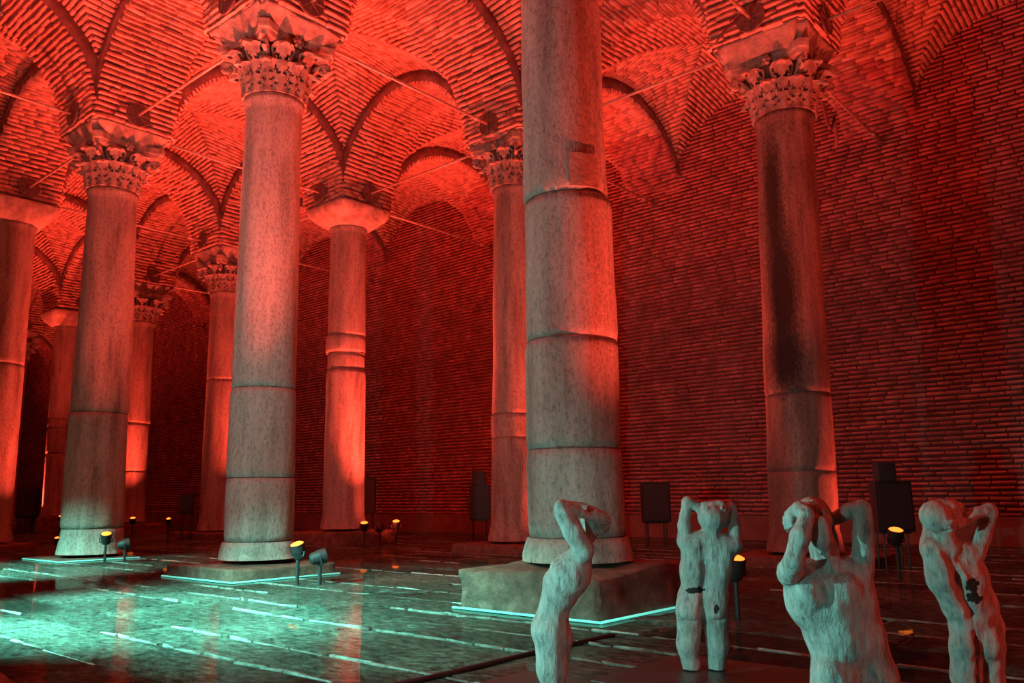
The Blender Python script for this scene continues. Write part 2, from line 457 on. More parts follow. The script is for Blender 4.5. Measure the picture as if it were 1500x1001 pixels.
# ------------------------------------------------------------------ floor: paving slabs under a film of water
floor = empty('floor'); floor['kind'] = 'structure'
obj('bed', box_mesh('bed', (X0, -14, -.30), (X1+3, WALL, -.024)), M['bed'], floor)
Cs, As, Bs, Ds = [], [], [], []
y = -12.5; JC, JA = [], []
while y < WALL-.05:
    wd = rng.choice([.42, .5, .62, .78]); wd = min(wd, WALL-y); x = -48+rng.uniform(0, .6)
    while x < 8.5:
        L = rng.uniform(.7, 1.9)
        zt = -.006 + rng.normal(0, .0035)
        Cs.append((x+L/2, y+wd/2, zt-.05)); As.append((L/2-.016, rng.normal(0, .004), rng.normal(0, .0012)))
        Bs.append((0, wd/2-.018, rng.normal(0, .0012))); Ds.append((0, 0, .05)); x += L
    y += wd
    x = -30.0                                 # proud, broken pale strips: light caught by slab edges, put into colour
    while x < 5:
        L = rng.uniform(.08, .42); ph = mnoise.noise(Vector((x*.6, y*3.1, 0)))
        if ph > -.05: JC.append((x+L/2, y+rng.normal(0, .007), -.012)); JA.append((L/2, rng.normal(0, .008), 0))
        x += L*rng.uniform(.8, 1.3)
o = obj('pointing', boxes('pointing', JC, JA, [(0, .011*rng.uniform(.4, 1.4), 0) for q in JC], [(0, 0, .011*rng.uniform(.7, 1.3)) for q in JC], .003), M['pointing'], floor); o['kind'] = 'stuff'
Cs, As, Bs, Ds = map(np.array, (Cs, As, Bs, Ds))
idx, rest = split_bricks(Cs, As, Bs, 300, 1)
import bmesh
SL = []
for i in range(6):                            # worn slabs: chamfered, slightly hollowed tops
    bm = bmesh.new()
    nx, ny = 6, 4
    xs = [-1, -.975] + list(np.linspace(-.8, .8, nx)) + [.975, 1]; ys = [-1, -.95] + list(np.linspace(-.7, .7, ny)) + [.95, 1]
    g = {}
    for ii, a in enumerate(xs):
        for jj, b in enumerate(ys):
            edge = ii in (0, len(xs)-1) or jj in (0, len(ys)-1)
            g[ii, jj] = bm.verts.new((a + (0 if not edge else rng.normal(0, .006)), b + (0 if not edge else rng.normal(0, .012)), (1.0 - (.22 if edge else 0)) + rng.normal(0, .05)))
    bt = {}
    for (ii, jj), v in list(g.items()):
        if ii in (0, len(xs)-1) or jj in (0, len(ys)-1): bt[ii, jj] = bm.verts.new((v.co.x, v.co.y, -1))
    for ii in range(len(xs)-1):
        for jj in range(len(ys)-1): bm.faces.new((g[ii, jj], g[ii+1, jj], g[ii+1, jj+1], g[ii, jj+1]))
    X, Y = len(xs)-1, len(ys)-1
    for ii in range(X):
        bm.faces.new((g[ii, 0], bt[ii, 0], bt[ii+1, 0], g[ii+1, 0])); bm.faces.new((g[ii, Y], g[ii+1, Y], bt[ii+1, Y], bt[ii, Y]))
    for jj in range(Y):
        bm.faces.new((g[0, jj], g[0, jj+1], bt[0, jj+1], bt[0, jj])); bm.faces.new((g[X, jj], bt[X, jj], bt[X, jj+1], g[X, jj+1]))
    me = bpy.data.meshes.new('paving_slab'); bm.to_mesh(me); bm.free(); me.materials.append(M['paving']); SL.append(me)
for n, i in enumerate(idx):
    o = bpy.data.objects.new('paving_slab', SL[n % 6]); COL.objects.link(o); o.parent = floor
    a, b, d, c = As[i], Bs[i], Ds[i], Cs[i]
    o.matrix_local = Matrix(((a[0], b[0], d[0], c[0]), (a[1], b[1], d[1], c[1]), (a[2], b[2], d[2], c[2]), (0, 0, 0, 1)))
o = obj('paving', boxes('paving', Cs[rest], As[rest], Bs[rest], Ds[rest], .002), M['paving'], floor); o['kind'] = 'stuff'
o = obj('water', qmesh('water', np.array([(X0, -14, 0), (X1+3, -14, 0), (X1+3, WALL, 0), (X0, WALL, 0)], float), np.array([(0, 1, 2, 3)])), M['water'])
o['kind'] = 'stuff'; tag(o, 'shallow clear water lying over the stone paving', 'water')

# ------------------------------------------------------------------ columns
def leaf_mesh(h, w, curl, r0, r1, holes):
    """an acanthus leaf standing on the bell: u across, v up; drilled holes left open"""
    nu, nv = 11, 15
    def pt(u, v, off):
        lob = 1 + .13*math.sin(v*math.pi*5.5)*(abs(u) > .75)
        half = w*(.80 + .35*math.sin(v*math.pi*.85))*lob*(1 if v < .8 else 1-(v-.8)*2.2)
        r = r0 + (r1-r0)*v**1.5
        z = h*v
        if v > .72:
            q = (v-.72)/.28*math.pi*.85
            r += curl*(1-math.cos(q))*.9; z = h*.72 + curl*1.3*math.sin(q)
        rib = .018*math.exp(-(u/.16)**2) + .012*math.cos(u*math.pi*3)**2
        ang = u*half/max(r, .1)
        rr = r + rib + off - .05*u*u*(v > .05)
        return (rr*math.cos(ang), rr*math.sin(ang), z)
    V, F = [], []
    for off in (.075, .0):
        for j in range(nv+1):
            for i in range(nu+1): V.append(pt(-1+2*i/nu, j/nv, off))
    m = (nu+1)*(nv+1)
    keep = {}
    for j in range(nv):
        for i in range(nu):
            ii = min(i, nu-1-i); keep[i, j] = (ii, j) not in holes
    for (i, j), k in keep.items():
        if not k: continue
        a = j*(nu+1)+i
        F.append((a, a+1, a+nu+2, a+nu+1))
        for di, dj, e0, e1 in ((-1, 0, a+nu+1, a), (1, 0, a+1, a+nu+2), (0, -1, a, a+1), (0, 1, a+nu+2, a+nu+1)):
            if not keep.get((i+di, j+dj), False): F.append((e1, e0, e0+m, e1+m))
    return pmesh('acanthus_leaf', V, F, False)
HOLES = {(2, 2), (3, 2), (1, 3), (2, 3), (1, 4), (3, 5), (4, 5), (2, 6), (3, 6), (1, 7), (2, 7), (3, 9), (4, 9), (2, 10), (3, 10), (1, 11)}
LEAF_LO = leaf_mesh(.40, .108, .085, .35, .41, HOLES)
LEAF_HI = leaf_mesh(.68, .122, .085, .35, .50, HOLES)
def abacus_mesh(h, cut, dep, z0, z1, top=1.0):
    pts = []
    for s in range(4):
        a0 = s*math.pi/2
        for k in range(11):
            t = -1+2*k/10
            x, y = h - dep*(1-t*t), t*(h-cut)
            pts.append((x*math.cos(a0)-y*math.sin(a0), x*math.sin(a0)+y*math.cos(a0)))
    n = len(pts); V = []; F = []
    for z, sc in ((z0, .90), (z0+(z1-z0)*.35, .93), (z0+(z1-z0)*.45, .97), (z1, 1.0*top)):
        V += [(x*sc, y*sc, z) for x, y in pts]
    for j in range(3):
        for k in range(n): F.append((j*n+k, j*n+(k+1) % n, (j+1)*n+(k+1) % n, (j+1)*n+k))
    F.append(tuple(range(n-1, -1, -1))); F.append(tuple(3*n+k for k in range(n)))
    return pmesh('abacus', V, F)
ABACUS = abacus_mesh(.62, .10, .13, .655, .82)
def spiral_mesh():
    pts, rad = [], []
    for k in range(30):                      # corner helix: stem rising then curling under the abacus horn
        t = k/29
        if t < .45:
            q = t/.45; pts.append((.40+.24*q**1.6, 0, .38+.22*q)); rad.append(.030)
        else:
            q = (t-.45)/.55*math.pi*2.6; R = .075*(1-.62*(t-.45)/.55)
            pts.append((.665+R*math.sin(q)*1.0-.0, 0, .535+R*math.cos(q)+.0)); rad.append(.034-.012*(t-.45)/.55)
    v, f = tube(pts, rad, 8); return pmesh('volute', v, f, True)
VOLUTE = spiral_mesh()
def rosette_mesh():
    parts = []
    for k in range(6):
        a = k*math.pi/3
        parts.append(tube([(.50, .055*math.cos(a), .735+.055*math.sin(a)), (.555, .06*math.cos(a), .735+.06*math.sin(a)), (.575, .03*math.cos(a), .735+.03*math.sin(a))], [.02, .034, .02], 7))
    parts.append(tube([(.5, 0, .735), (.60, 0, .735)], [.035, .03], 8))
    v, f = merge(*parts); return pmesh('rosette', v, f, True)
ROSETTE = rosette_mesh()
def bell_mesh():
    v, f = lathe([(.365, -.02), (.40, 0), (.40, .035), (.375, .05), (.37, .15), (.385, .35), (.43, .52), (.50, .62), (.52, .66)], 32)
    return pmesh('bell', v, f, True)
BELL = bell_mesh()
def cushion_mesh(h=.42, r0=.40, half=.66):
    prof = []; V = []; F = []; seg = 48; nz = 12
    for j in range(nz+1):
        t = j/nz; rr = r0 + (half-r0)*math.sin(t*math.pi/2)**.8; sq = t**1.2
        for k in range(seg):
            th = 2*math.pi*k/seg; c, s = math.cos(th), math.sin(th)
            p = 2+6*sq; R = rr/((abs(c)**p+abs(s)**p)**(1/p))
            V.append((R*c, R*s, h*t))
    for j in range(nz):
        for k in range(seg):
            k2 = (k+1) % seg; F.append((j*seg+k, j*seg+k2, (j+1)*seg+k2, (j+1)*seg+k))
    F.append(tuple(range(seg-1, -1, -1))); F.append(tuple(nz*seg+k for k in range(seg)))
    return pmesh('cushion_block', V, F, True)
def rough_block(name, lo, hi, amp, n=10, seed=0, taper=0.0, rnd=.05):
    """hewn stone or lumpy mortar: a subdivided box with ragged faces"""
    import bmesh
    lo = np.array(lo, float); hi = np.array(hi, float)
    bm = bmesh.new(); bmesh.ops.create_cube(bm, size=2)
    bmesh.ops.bevel(bm, geom=list(bm.edges), offset=rnd, segments=1 if rnd < .1 else 2, affect='EDGES')
    bmesh.ops.subdivide_edges(bm, edges=list(bm.edges), cuts=n, use_grid_fill=True)
    for v in bm.verts:
        c = np.array(v.co); t = (c[2]+1)/2
        p = (lo+hi)/2 + c*(hi-lo)/2*np.array([1-taper*(1-t), 1-taper*(1-t), 1])
        q = Vector(p)*3.1 + Vector((seed*3.7, seed*1.9, seed*5.3))
        d = mnoise.noise_vector(q)*amp + mnoise.noise_vector(q*3.3)*amp*.45
        v.co = Vector(p) + d
    for f in bm.faces: f.smooth = True
    me = bpy.data.meshes.new(name); bm.to_mesh(me); bm.free(); return me

def make_column(nm, label, foot, top, r0, r1, joints, cap, plinth, mat, seed, grid, notch=None, grooves=(), strip=None, group=None, patch=None, steps=None):
    gx, gy = grid
    col = tag(empty('marble_column', (gx, gy, 0)), label, 'column', group)
    fx, fy, fz = foot; tx, ty, tz = top
    def axis(z):
        t = (z-fz)/(tz-fz); return fx+(tx-fx)*t-gx, fy+(ty-fy)*t-gy
    cuts = [fz] + [j for j in joints] + [tz]
    for d, (za, zb) in enumerate(zip(cuts[:-1], cuts[1:])):
        V = []; F = []; seg = 56; nz = max(5, int((zb-za)/.06)); zs = []
        gap = .006
        zz = list(np.linspace(za + (gap if d else -.03), zb - (gap if d < len(cuts)-2 else -.02), nz))
        off = (rng.normal(0, .008), rng.normal(0, .008)) if d else (0, 0)
        rs = 1.0 if steps is None else steps[d]
        for j, z in enumerate(zz):
            t = (z-fz)/(tz-fz); r = (r0+(r1-r0)*t**1.15)*rs
            if d == 0: r += .045*max(0, 1-(z-fz)/.28)**.6 if z > fz+.10 else .045
            if d == len(cuts)-2:
                u = tz-z
                if u < .10: r += .03*(1 if u < .055 else .35)
            if (j == 0 and d) or (j == nz-1 and d < len(cuts)-2): r -= .010
            ax, ay = axis(z)
            for k in range(seg):
                th = 2*math.pi*k/seg
                nz1 = mnoise.noise(Vector((math.cos(th)*1.4+seed, math.sin(th)*1.4, z*1.1)))*.012
                nz1 += mnoise.noise(Vector((math.cos(th)*7+seed, math.sin(th)*7, z*5)))*.0045
                rr = r + nz1
                for (g0, gw, gd, gz0, gz1) in grooves:
                    dth = abs((th-g0+math.pi) % (2*math.pi)-math.pi)
                    if dth < gw and gz0 < z < gz1: rr -= gd*(1-(dth/gw)**4)
                V.append((ax+off[0]+rr*math.cos(th), ay+off[1]+rr*math.sin(th), z))
        n = len(zz)
        for j in range(n-1):
            for k in range(seg):
                k2 = (k+1) % seg; F.append((j*seg+k, j*seg+k2, (j+1)*seg+k2, (j+1)*seg+k))
        F.append(tuple(range(seg-1, -1, -1))); F.append(tuple((n-1)*seg+k for k in range(seg)))
        obj('shaft_drum', pmesh('shaft_drum', V, F, True), mat, col)
    # dark iron cramps run in the joints
    for jz in joints:
        ax, ay = axis(jz); r = (r0+(r1-r0)*((jz-fz)/(tz-fz))**1.15)
        v, f = lathe([(r-.03, jz-.02), (r-.012, jz), (r-.03, jz+.02)], 40)
        obj('joint_band', pmesh('joint_band', [(a+ax, b+ay, c) for a, b, c in v], f, True), M['iron'], col)
    if patch:                                 # a squared repair let into the shaft
        a0, a1, z0_, z1_ = patch; V = []; F = []; na = 10
        for rr in (.0, .014):
            for zz_ in (z0_, z1_):
                ax, ay = axis(zz_); r = (r0+(r1-r0)*((zz_-fz)/(tz-fz))**1.15)*.99
                for k in range(na+1):
                    th = a0+(a1-a0)*k/na; V.append((ax+(r+rr)*math.cos(th), ay+(r+rr)*math.sin(th), zz_))
        m = na+1
        for k in range(na):
            F += [(2*m+k, 2*m+k+1, 3*m+k+1, 3*m+k), (k, 2*m+k, 2*m+k+1, k+1)[::-1], (m+k, m+k+1, 3*m+k+1, 3*m+k)[::-1]]
        F += [(0, m, 3*m, 2*m), (na, 2*m+na, 3*m+na, m+na)]
        obj('repair_patch', pmesh('repair_patch', V, F), M['mortar_pale'], col)
    cxy = (tx-gx, ty-gy)
    sc = r1/.37
    if cap == 'acanthus':
        c = empty('capital', (cxy[0], cxy[1], tz), col); c.scale = (sc*.98, sc*.98, 1)
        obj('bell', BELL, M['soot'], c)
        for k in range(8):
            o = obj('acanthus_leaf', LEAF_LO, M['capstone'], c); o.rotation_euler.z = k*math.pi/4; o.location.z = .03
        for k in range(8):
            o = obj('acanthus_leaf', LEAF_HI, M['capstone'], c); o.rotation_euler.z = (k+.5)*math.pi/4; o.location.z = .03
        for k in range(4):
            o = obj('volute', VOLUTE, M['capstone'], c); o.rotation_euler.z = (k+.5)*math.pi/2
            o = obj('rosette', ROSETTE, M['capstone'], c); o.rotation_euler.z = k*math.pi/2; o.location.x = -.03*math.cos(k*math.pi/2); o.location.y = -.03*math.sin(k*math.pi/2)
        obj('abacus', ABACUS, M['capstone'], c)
        ztop = tz+.81
    else:
        h = Z0-tz-.02
        c = obj('capital', cushion_mesh(h*.9, r1+.03, .70), M['mortar_pale'], col, (cxy[0], cxy[1], tz))
        ztop = tz+h*.88
    if ztop < Z0+.1:
        me = rough_block('impost', (-.68, -.68, ztop-.03), (.68, .68, Z0+.04), .05, 4, seed, .28, .14)
        obj('impost', me, M['mortar_pale'], col)
    if plinth:
        x0, x1, y0, y1, h = plinth
        obj('plinth', rough_block('plinth', (x0-gx, y0-gy, -.06), (x1-gx, y1-gy, h), min(.05, h*.2), 6, seed+3), M['plinth'], col)
        if strip:
            bx = [((x0+x1)/2-gx, y0-gy-.02, .02), (x1-gx+.02, (y0+y1)/2-gy, .02)]
            for (px, py, pz), hx in zip(bx, (((x1-x0)/2+.03, .010, .007), (.010, (y1-y0)/2+.03, .007))):
                obj('light_strip', qmesh('light_strip', np.array((px, py, .012))+CUBE_V*np.array(hx), CUBE_Q), M['strip'], col)
    return col
M['soot'] = mat_rough('soot', (.07, .05, .04), (.13, .10, .085), (.22, .17, .15), 9, .9, .02, 30)  # bell darkened: the shade between the leaves is in its colour
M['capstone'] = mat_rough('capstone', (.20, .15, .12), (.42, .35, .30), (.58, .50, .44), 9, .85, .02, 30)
MB = [mat_marble('marble_pale', (.34, .31, .28), (.56, .53, .49), (.70, .67, .63), seed=1.3),
      mat_marble('marble_brown', (.22, .17, .14), (.42, .35, .30), (.58, .50, .44), seed=4.1),
      mat_marble('marble_weathered', (.24, .20, .17), (.48, .42, .37), (.62, .56, .50), seed=8.7, pit=1.3),
      mat_marble('marble_stained', (.13, .095, .08), (.26, .20, .17), (.42, .34, .30), seed=6.2, pit=1.3,
                 stains=[(-.02, -.42, 2.55, .30, .48), (.0, -.42, 3.5, .24, 1.1), (-.06, -.40, 4.8, .18, 1.1)])]
# soot stains of the column by the speaker are measured from its own origin
CYS = -SY
make_column('A', 'thick grey marble column standing on the tallest rough stone block', (-.01, -4.94, .32), (-.03, -4.93, 5.97), .405, .365,
            [.54, 1.25, 2.17, 3.43], 'acanthus', (-.62, .76, -5.72, -4.18, .32), MB[0], 1.0, (0, CYS),
            grooves=[(math.radians(-100), .05, .022, 0, 3.4), (math.radians(-72), .04, .012, .6, 9)], strip=True, steps=[1.012, 1.008, 1.0, .995, .978], patch=(math.radians(-49), math.radians(-8), 3.46, 3.76))
make_column('B', 'marble column with a black soot stain, beside the statue with beard', (-.09, -.03, .12), (.05, .05, 5.93), .425, .375,
            [1.14, 2.13], 'acanthus', (-.85, .85, -.85, .75, .12), MB[3], 2.0, (0, 0))
make_column('C', 'carved-capital marble column on a low slab, two floor spotlights at its foot', (-4.80, -4.89, .15), (-4.80, -4.93, 5.97), .405, .36,
            [.39, 1.13, 2.21], 'acanthus', (-5.45, -3.98, -5.70, -4.35, .14), MB[0], 3.0, (-4.8, CYS), strip=True, steps=[1.012, 1.0, 1.0, .985])
make_column('D', 'marble column with carved capital standing almost flush with the flooded floor', (-9.57, -4.84, .04), (-9.61, -4.93, 5.97), .455, .375,
            [.47, 2.27], 'acanthus', (-10.4, -9.05, -5.5, -4.35, .035), MB[2], 4.0, (-9.6, CYS), strip=True)
make_column('E', 'column with plain rounded capital and broken ring two thirds up its shaft', (-9.56, .04, .26), (-9.52, -.04, 6.51), .415, .375,
            [3.48, 3.83, 4.19], 'plain', (-10.4, -8.8, -.75, .75, .25), MB[2], 5.0, (-9.6, 0), steps=[1.0, .95, 1.03, .98])
make_column('F', 'slim marble column with carved capital between the thick column and brick wall', (-4.91, -.05, .14), (-4.84, -.06, 6.13), .40, .365,
            [1.83, 2.22], 'acanthus', (-5.75, -4.1, -.72, .8, .13), MB[1], 6.0, (-4.8, 0))
make_column('G', 'column with plain rounded capital joined by tie rod to the flush-standing column', (-14.3, -4.93, .12), (-14.3, -4.95, 6.49), .47, .42,
            [3.6], 'plain', (-15.2, -13.5, -5.7, -4.2, .10), MB[1], 7.0, (-14.4, CYS))
make_column('H', 'distant carved-capital column on a low slab beyond the broken-ring column', (-14.38, .05, .16), (-14.42, 0, 5.93), .42, .375,
            [3.76], 'acanthus', (-15.2, -13.6, -.7, .8, .15), MB[1], 8.0, (-14.4, 0))
make_column('I', 'distant red-lit column with leafy capital next to thin lamp pole', (-19.1, .05, .30), (-19.18, .04, 5.90), .44, .40,
            [1.71, 3.02], 'acanthus', (-20.0, -18.3, -.8, .8, .28), MB[1], 9.0, (-19.2, 0))
make_column('J', 'far column with plain capital and two close rings on a tall block', (-23.9, .05, .45), (-24.0, -.1, 6.45), .45, .40,
            [2.38, 3.17, 3.47], 'plain', (-24.8, -23.1, -.85, .8, .45), MB[2], 10.0, (-24, 0))
make_column('K', 'farthest visible column with a small carved capital', (-28.8, 0, .25), (-28.8, 0, 5.95), .43, .38,
            [2.8], 'acanthus', (-29.6, -28.0, -.8, .8, .24), MB[1], 11.0, (-28.8, 0))
make_column('L', 'column rising from the red-brown block at the brightest stretch of cyan floor', (-.05, -9.86, .16), (0, -9.86, 5.97), .40, .36,
            [2.5], 'acanthus', (-1.3, .42, -10.5, -9.18, .13), MB[1], 12.0, (0, -2*SY))

# ------------------------------------------------------------------ iron tie rods with their anchor plates
def disc_mesh():
    v, f = tube([(0, 0, 0), (.022, 0, 0)], .20, 24)
    parts = [(v, f)]
    for k in range(8):
        a = k*math.pi/4
        parts.append(tube([(.026, .03*math.cos(a), .03*math.sin(a)), (.028, .19*math.cos(a), .19*math.sin(a))], [.012, .008], 5))
    parts.append(tube([(.0, 0, 0), (.06, 0, 0)], .032, 8))
    rim = [(.024, .195*math.cos(2*math.pi*k/24), .195*math.sin(2*math.pi*k/24)) for k in range(25)]
    parts.append(tube(rim, .010, 5, False))
    v, f = merge(*parts); return pmesh('anchor_plate', v, f)
def star_mesh():
    parts = [tube([(0, 0, 0), (.06, 0, 0)], .035, 8)]
    for k in range(8):
        a = k*math.pi/4+.2
        parts.append(tube([(.03, 0, 0), (.006, .17*math.cos(a), .17*math.sin(a))], [.014, .007], 5))
    v, f = merge(*parts); return pmesh('anchor_star', v, f)
DISC, STAR = disc_mesh(), star_mesh()
def tie_rod(label, p, q, wall_end=False, sag=0.0):
    p, q = np.array(p, float), np.array(q, float); d = q-p; L = np.linalg.norm(d); u = d/L
    t = tag(empty('tie_rod', tuple(p)), label, 'tie rod', 'iron tie rods under the vaults')
    v, f = tube([-u*.05, d+u*.05], .023, 8); obj('rod', pmesh('rod', v, f, True), M['rod'], t)
    v, f = tube([d*.88, d*.93], .034, 8); obj('turnbuckle', pmesh('turnbuckle', v, f, True), M['rod'], t)
    ang = math.atan2(u[1], u[0])
    a = obj('anchor_plate', DISC, M['iron'], t, tuple(u*.03)); a.rotation_euler.z = ang
    if wall_end:
        b = obj('anchor_star', STAR, M['iron'], t, tuple(d)); b.rotation_euler.z = ang+math.pi
    else:
        b = obj('anchor_plate', DISC, M['iron'], t, tuple(d-u*.03)); b.rotation_euler.z = ang+math.pi
NMS = {(0, 0): 'soot-stained column', (-1, 0): 'slim column beside the wall', (-2, 0): 'broken-ring column', (-3, 0): 'distant low-slab column', (-4, 0): 'distant red-lit column',
       (-5, 0): 'far plain-capital column', (-6, 0): 'farthest column', (0, -1): 'thick grey column', (-1, -1): 'low-slab column with two spotlights', (-2, -1): 'flush-standing column', (-3, -1): 'plain-capital column on its row',
       (0, -2): 'red-brown block column', (1, 0): 'next column past the soot-stained one', (-1, -2): 'row nearest the cyan light', (-2, -2): 'unseen row', (-3, -2): 'row past it'}
for i in range(-7, 1):
    tie_rod('iron tie rod along the vault between %s and %s' % (NMS.get((i, 0), 'column before it'), NMS.get((i+1, 0))), (i*S+OFF, 0, ROD_Z), ((i+1)*S-OFF, 0, ROD_Z))
for i in range(-3, 0):
    tie_rod('iron tie rod between %s and %s' % (NMS[(i, -1)], NMS[(i+1, -1)]), (i*S+OFF, CYS, ROD_Z), ((i+1)*S-OFF, CYS, ROD_Z))
for i in range(-6, 1):
    tie_rod('iron tie rod from %s to a star anchor on brick wall' % NMS[(i, 0)], (i*S, OFF, ROD_Z), (i*S, WALL-.01, ROD_Z), True)
for i in range(-3, 1):
    tie_rod('iron tie rod crossing from %s to %s' % (NMS[(i, -1)], NMS[(i, 0)]), (i*S, CYS+OFF, ROD_Z), (i*S, -OFF, ROD_Z))
for i in (-2, -1):
    tie_rod('iron tie rod leaving %s away from the brick wall' % NMS[(i, -1)], (i*S, -2*SY+OFF, ROD_Z), (i*S, CYS-OFF, ROD_Z))

# ------------------------------------------------------------------ floor spotlights
def spotlight(label, pos, height, aim, power, color=RED, lit=True, cone=100, blend=1.0, head=.075, lens='lens', dome=True, visor=None, group='spotlights on short posts in the water'):
    t = tag(empty('floor_spotlight', (pos[0], pos[1], 0)), label, 'spotlight', group)
    v, f = merge(tube([(0, 0, -.07), (0, 0, height-.07)], .020, 8), tube([(0, 0, -.07), (0, 0, -.01)], .05, 12))
    obj('post', pmesh('post', v, f), M['black'], t)
    d = np.array(aim, float); d /= np.linalg.norm(d)
    side = np.cross(d, (0, 0, 1.0)); 
    if np.linalg.norm(side) < 1e-3: side = np.array([1.0, 0, 0])
    side /= np.linalg.norm(side)
    hc = np.array((0, 0, height))
    v, f = merge(tube([hc-side*(head+.012)-d*.02, hc-side*(head+.012)-(0, 0, .07)], .008, 6), tube([hc+side*(head+.012)-d*.02, hc+side*(head+.012)-(0, 0, .07)], .008, 6),
                 tube([hc-side*(head+.012)-(0, 0, .07), hc+side*(head+.012)-(0, 0, .07)], .010, 6))
    obj('bracket', pmesh('bracket', v, f), M['black'], t)
    v, f = tube([hc-d*.11, hc-d*.09, hc-d*.02, hc+d*.055, hc+d*.055, hc+d*.035], [head*.55, head*.8, head, head*1.06, head*.93, head*.9], 20)
    h = obj('head', pmesh('head', v, f), M['black'], t)
    if not dome: v, f = tube([hc+d*.02, hc+d*.036], head*.86, 20)
    else: v, f = tube([hc+d*.036, hc+d*.058, hc+d*.070, hc+d*.075], [head*.92, head*.90, head*.6, head*.15], 20)
    obj('lens', pmesh('lens', v, f), M[lens], h)
    if visor is not None:                     # flat hood, added unseen to block the upward light
        up = np.cross(side, d); c = hc+d*.20+up*visor
        v = [c+sx*side*.15+sy*d*.15+sz*up*.004 for sx, sy, sz in CUBE_V]
        obj('hood', qmesh('hood', np.array(v), CUBE_Q), M['black'], h)
    ld = bpy.data.lights.new('spot_lamp', 'SPOT'); ld.energy = power; ld.color = color
    ld.spot_size = math.radians(cone); ld.spot_blend = blend; ld.shadow_soft_size = .03
    lo = bpy.data.objects.new('spot_lamp', ld); COL.objects.link(lo); lo.parent = t
    lo.location = Vector(hc+d*.10); lo.rotation_euler = Vector(-d).to_track_quat('Z', 'Y').to_euler()
    return t
def g0(x, y):                                 # where a pixel meets the floor
    d = FW + RT*(x-750)/FPX - UP*(y-500.5)/FPX
    return (CAM + d*(-CAM[2]/d[2]))[:2]
U = (0, 0, 1)
T = (.24, -.24, 1); T2 = (.04, -.36, 1)
spotlight('lit orange spotlight in front of the low-slab column', g0(435, 857), .36, T2, RED_UP*2.6, cone=84)
spotlight('dark-headed spotlight turned away, beside a lit one at the low slab', g0(468, 857), .28, (.35, .85, .2), RED_COL, cone=110, dome=False)
spotlight('lit orange spotlight at the foot of flush-standing column', g0(153, 824), .36, (.36, -.22, 1), RED_UP*2.6, cone=84)
spotlight('dark-headed spotlight turned away beside the flush-standing column', g0(182, 824), .26, (.35, .85, .2), RED_COL, cone=110, dome=False)
spotlight('lit orange spotlight behind the statue seen from behind with dark chips', (1.37, -4.89), .36, (.20, -.12, 1), RED_UP*.6, cone=112)
spotlight('lit orange spotlight below the stacked speakers beside bearded statue', g0(1318, 850), .44, T, RED_UP, cone=125)
spotlight('low red spotlight turned on the soot-stained column shaft', (1.2, .9), .20, (-1, -.6, 1.3), RED_COL*2.6, dome=False, cone=120)
spotlight('low red spotlight turned on the slim column shaft', (-3.7, .9), .20, (-1, -.6, 1.3), RED_COL*2.2, dome=False, cone=120)
spotlight('lit spotlight on a post before the broken-ring column', g0(533, 801), .38, T, RED_UP, cone=125)
spotlight('dark-headed spotlight between two lit ones near broken-ring column', g0(556, 800), .33, (-.6, .8, .5), RED_COL, cone=100, dome=False)
spotlight('thin lit spotlight standing between broken-ring column and brick wall', g0(580, 797), .38, T, RED_UP, cone=125)
spotlight('lit spotlight beside the foot of distant red-lit column', g0(193, 785), .40, T, RED_UP, cone=130)
spotlight('thin lit spotlight alone on a slender pole in dark water', g0(245, 797), .46, T, RED_UP*.5, cone=130, head=.05)
spotlight('lit spotlight at the tall block of far plain-capital column', g0(88, 783), .45, T, RED_UP, cone=130)
spotlight('small lit spotlight farthest away near the dark speaker', g0(47, 779), .5, T, RED_UP, cone=130)
spotlight('small lit spotlight low at the base of plain-capital column', g0(83, 803), .14, T, RED_UP*.5, head=.05)
spotlight('spotlight hidden behind the thick grey column', (-3.3, .05), .36, T, RED_UP, cone=125)
spotlight('spotlight beside the distant low-slab column', (-12.9, .3), .36, T, RED_UP, cone=125)
spotlight('spotlight beyond the far plain-capital column', (-32.2, .3), .36, T, RED_UP, cone=130)
spotlight('spotlight at the farthest end of the colonnade', (-37.5, .3), .36, T, RED_UP, cone=130)
for (px, py, nm) in ((6.2, -4.9, 'past the thick grey column on its row'), (1.6, -10.9, 'behind the cyan statue floodlight'), (-3.4, -9.8, 'between two added cyan lamps'), (-8.2, -9.8, 'behind the further added cyan lamp'), (6.2, -9.8, 'farthest from the brick wall'), (6.0, .2, 'past the soot-stained column near the wall')):
    spotlight('red spotlight pointing straight up, '+nm, (px, py), .36, U, RED_UP*.55, cone=125 if py > -1 else 100)
spotlight('added low red fill lamp turned on the statues', (6.0, -6.2), .40, (-1, -.25, .25), RED_COL*.7, cone=110)  # unseen red fill, added to light the statues from the right

# ------------------------------------------------------------------ unseen lamps left of the view; tall cyan and white ones are added
spotlight('added tall cyan lamp beside the red-brown block', (-2.4, -9.6), 3.0, (-.02, 2.4, -3), 7000, CYAN, cone=70, blend=.9, lens='strip', group='cyan floodlights')  # stand-in for underwater light on the paving, added out of view
spotlight('added tall cyan lamp shining down before the thick column', (-.9, -9.85), 3.0, (.75, 2.75, -3), 1500, CYAN, cone=42, blend=.9, lens='strip', group='cyan floodlights')  # added unseen, for the dimmer cyan on this stretch of paving
spotlight('cyan floodlight turned on the statues from their side', (.80, -10.2), .60, (.75, 1, -.03), CYAN_W*.36, (.34, 1.0, .86), cone=120, blend=.6, lens='strip', visor=.045, group='cyan floodlights')
spotlight('cyan floodlight turned on the statues from the front', (2.9, -10.9), .60, (.05, 1, -.03), CYAN_W*.07, (.34, 1.0, .86), cone=120, blend=.6, lens='strip', visor=.045, group='cyan floodlights')
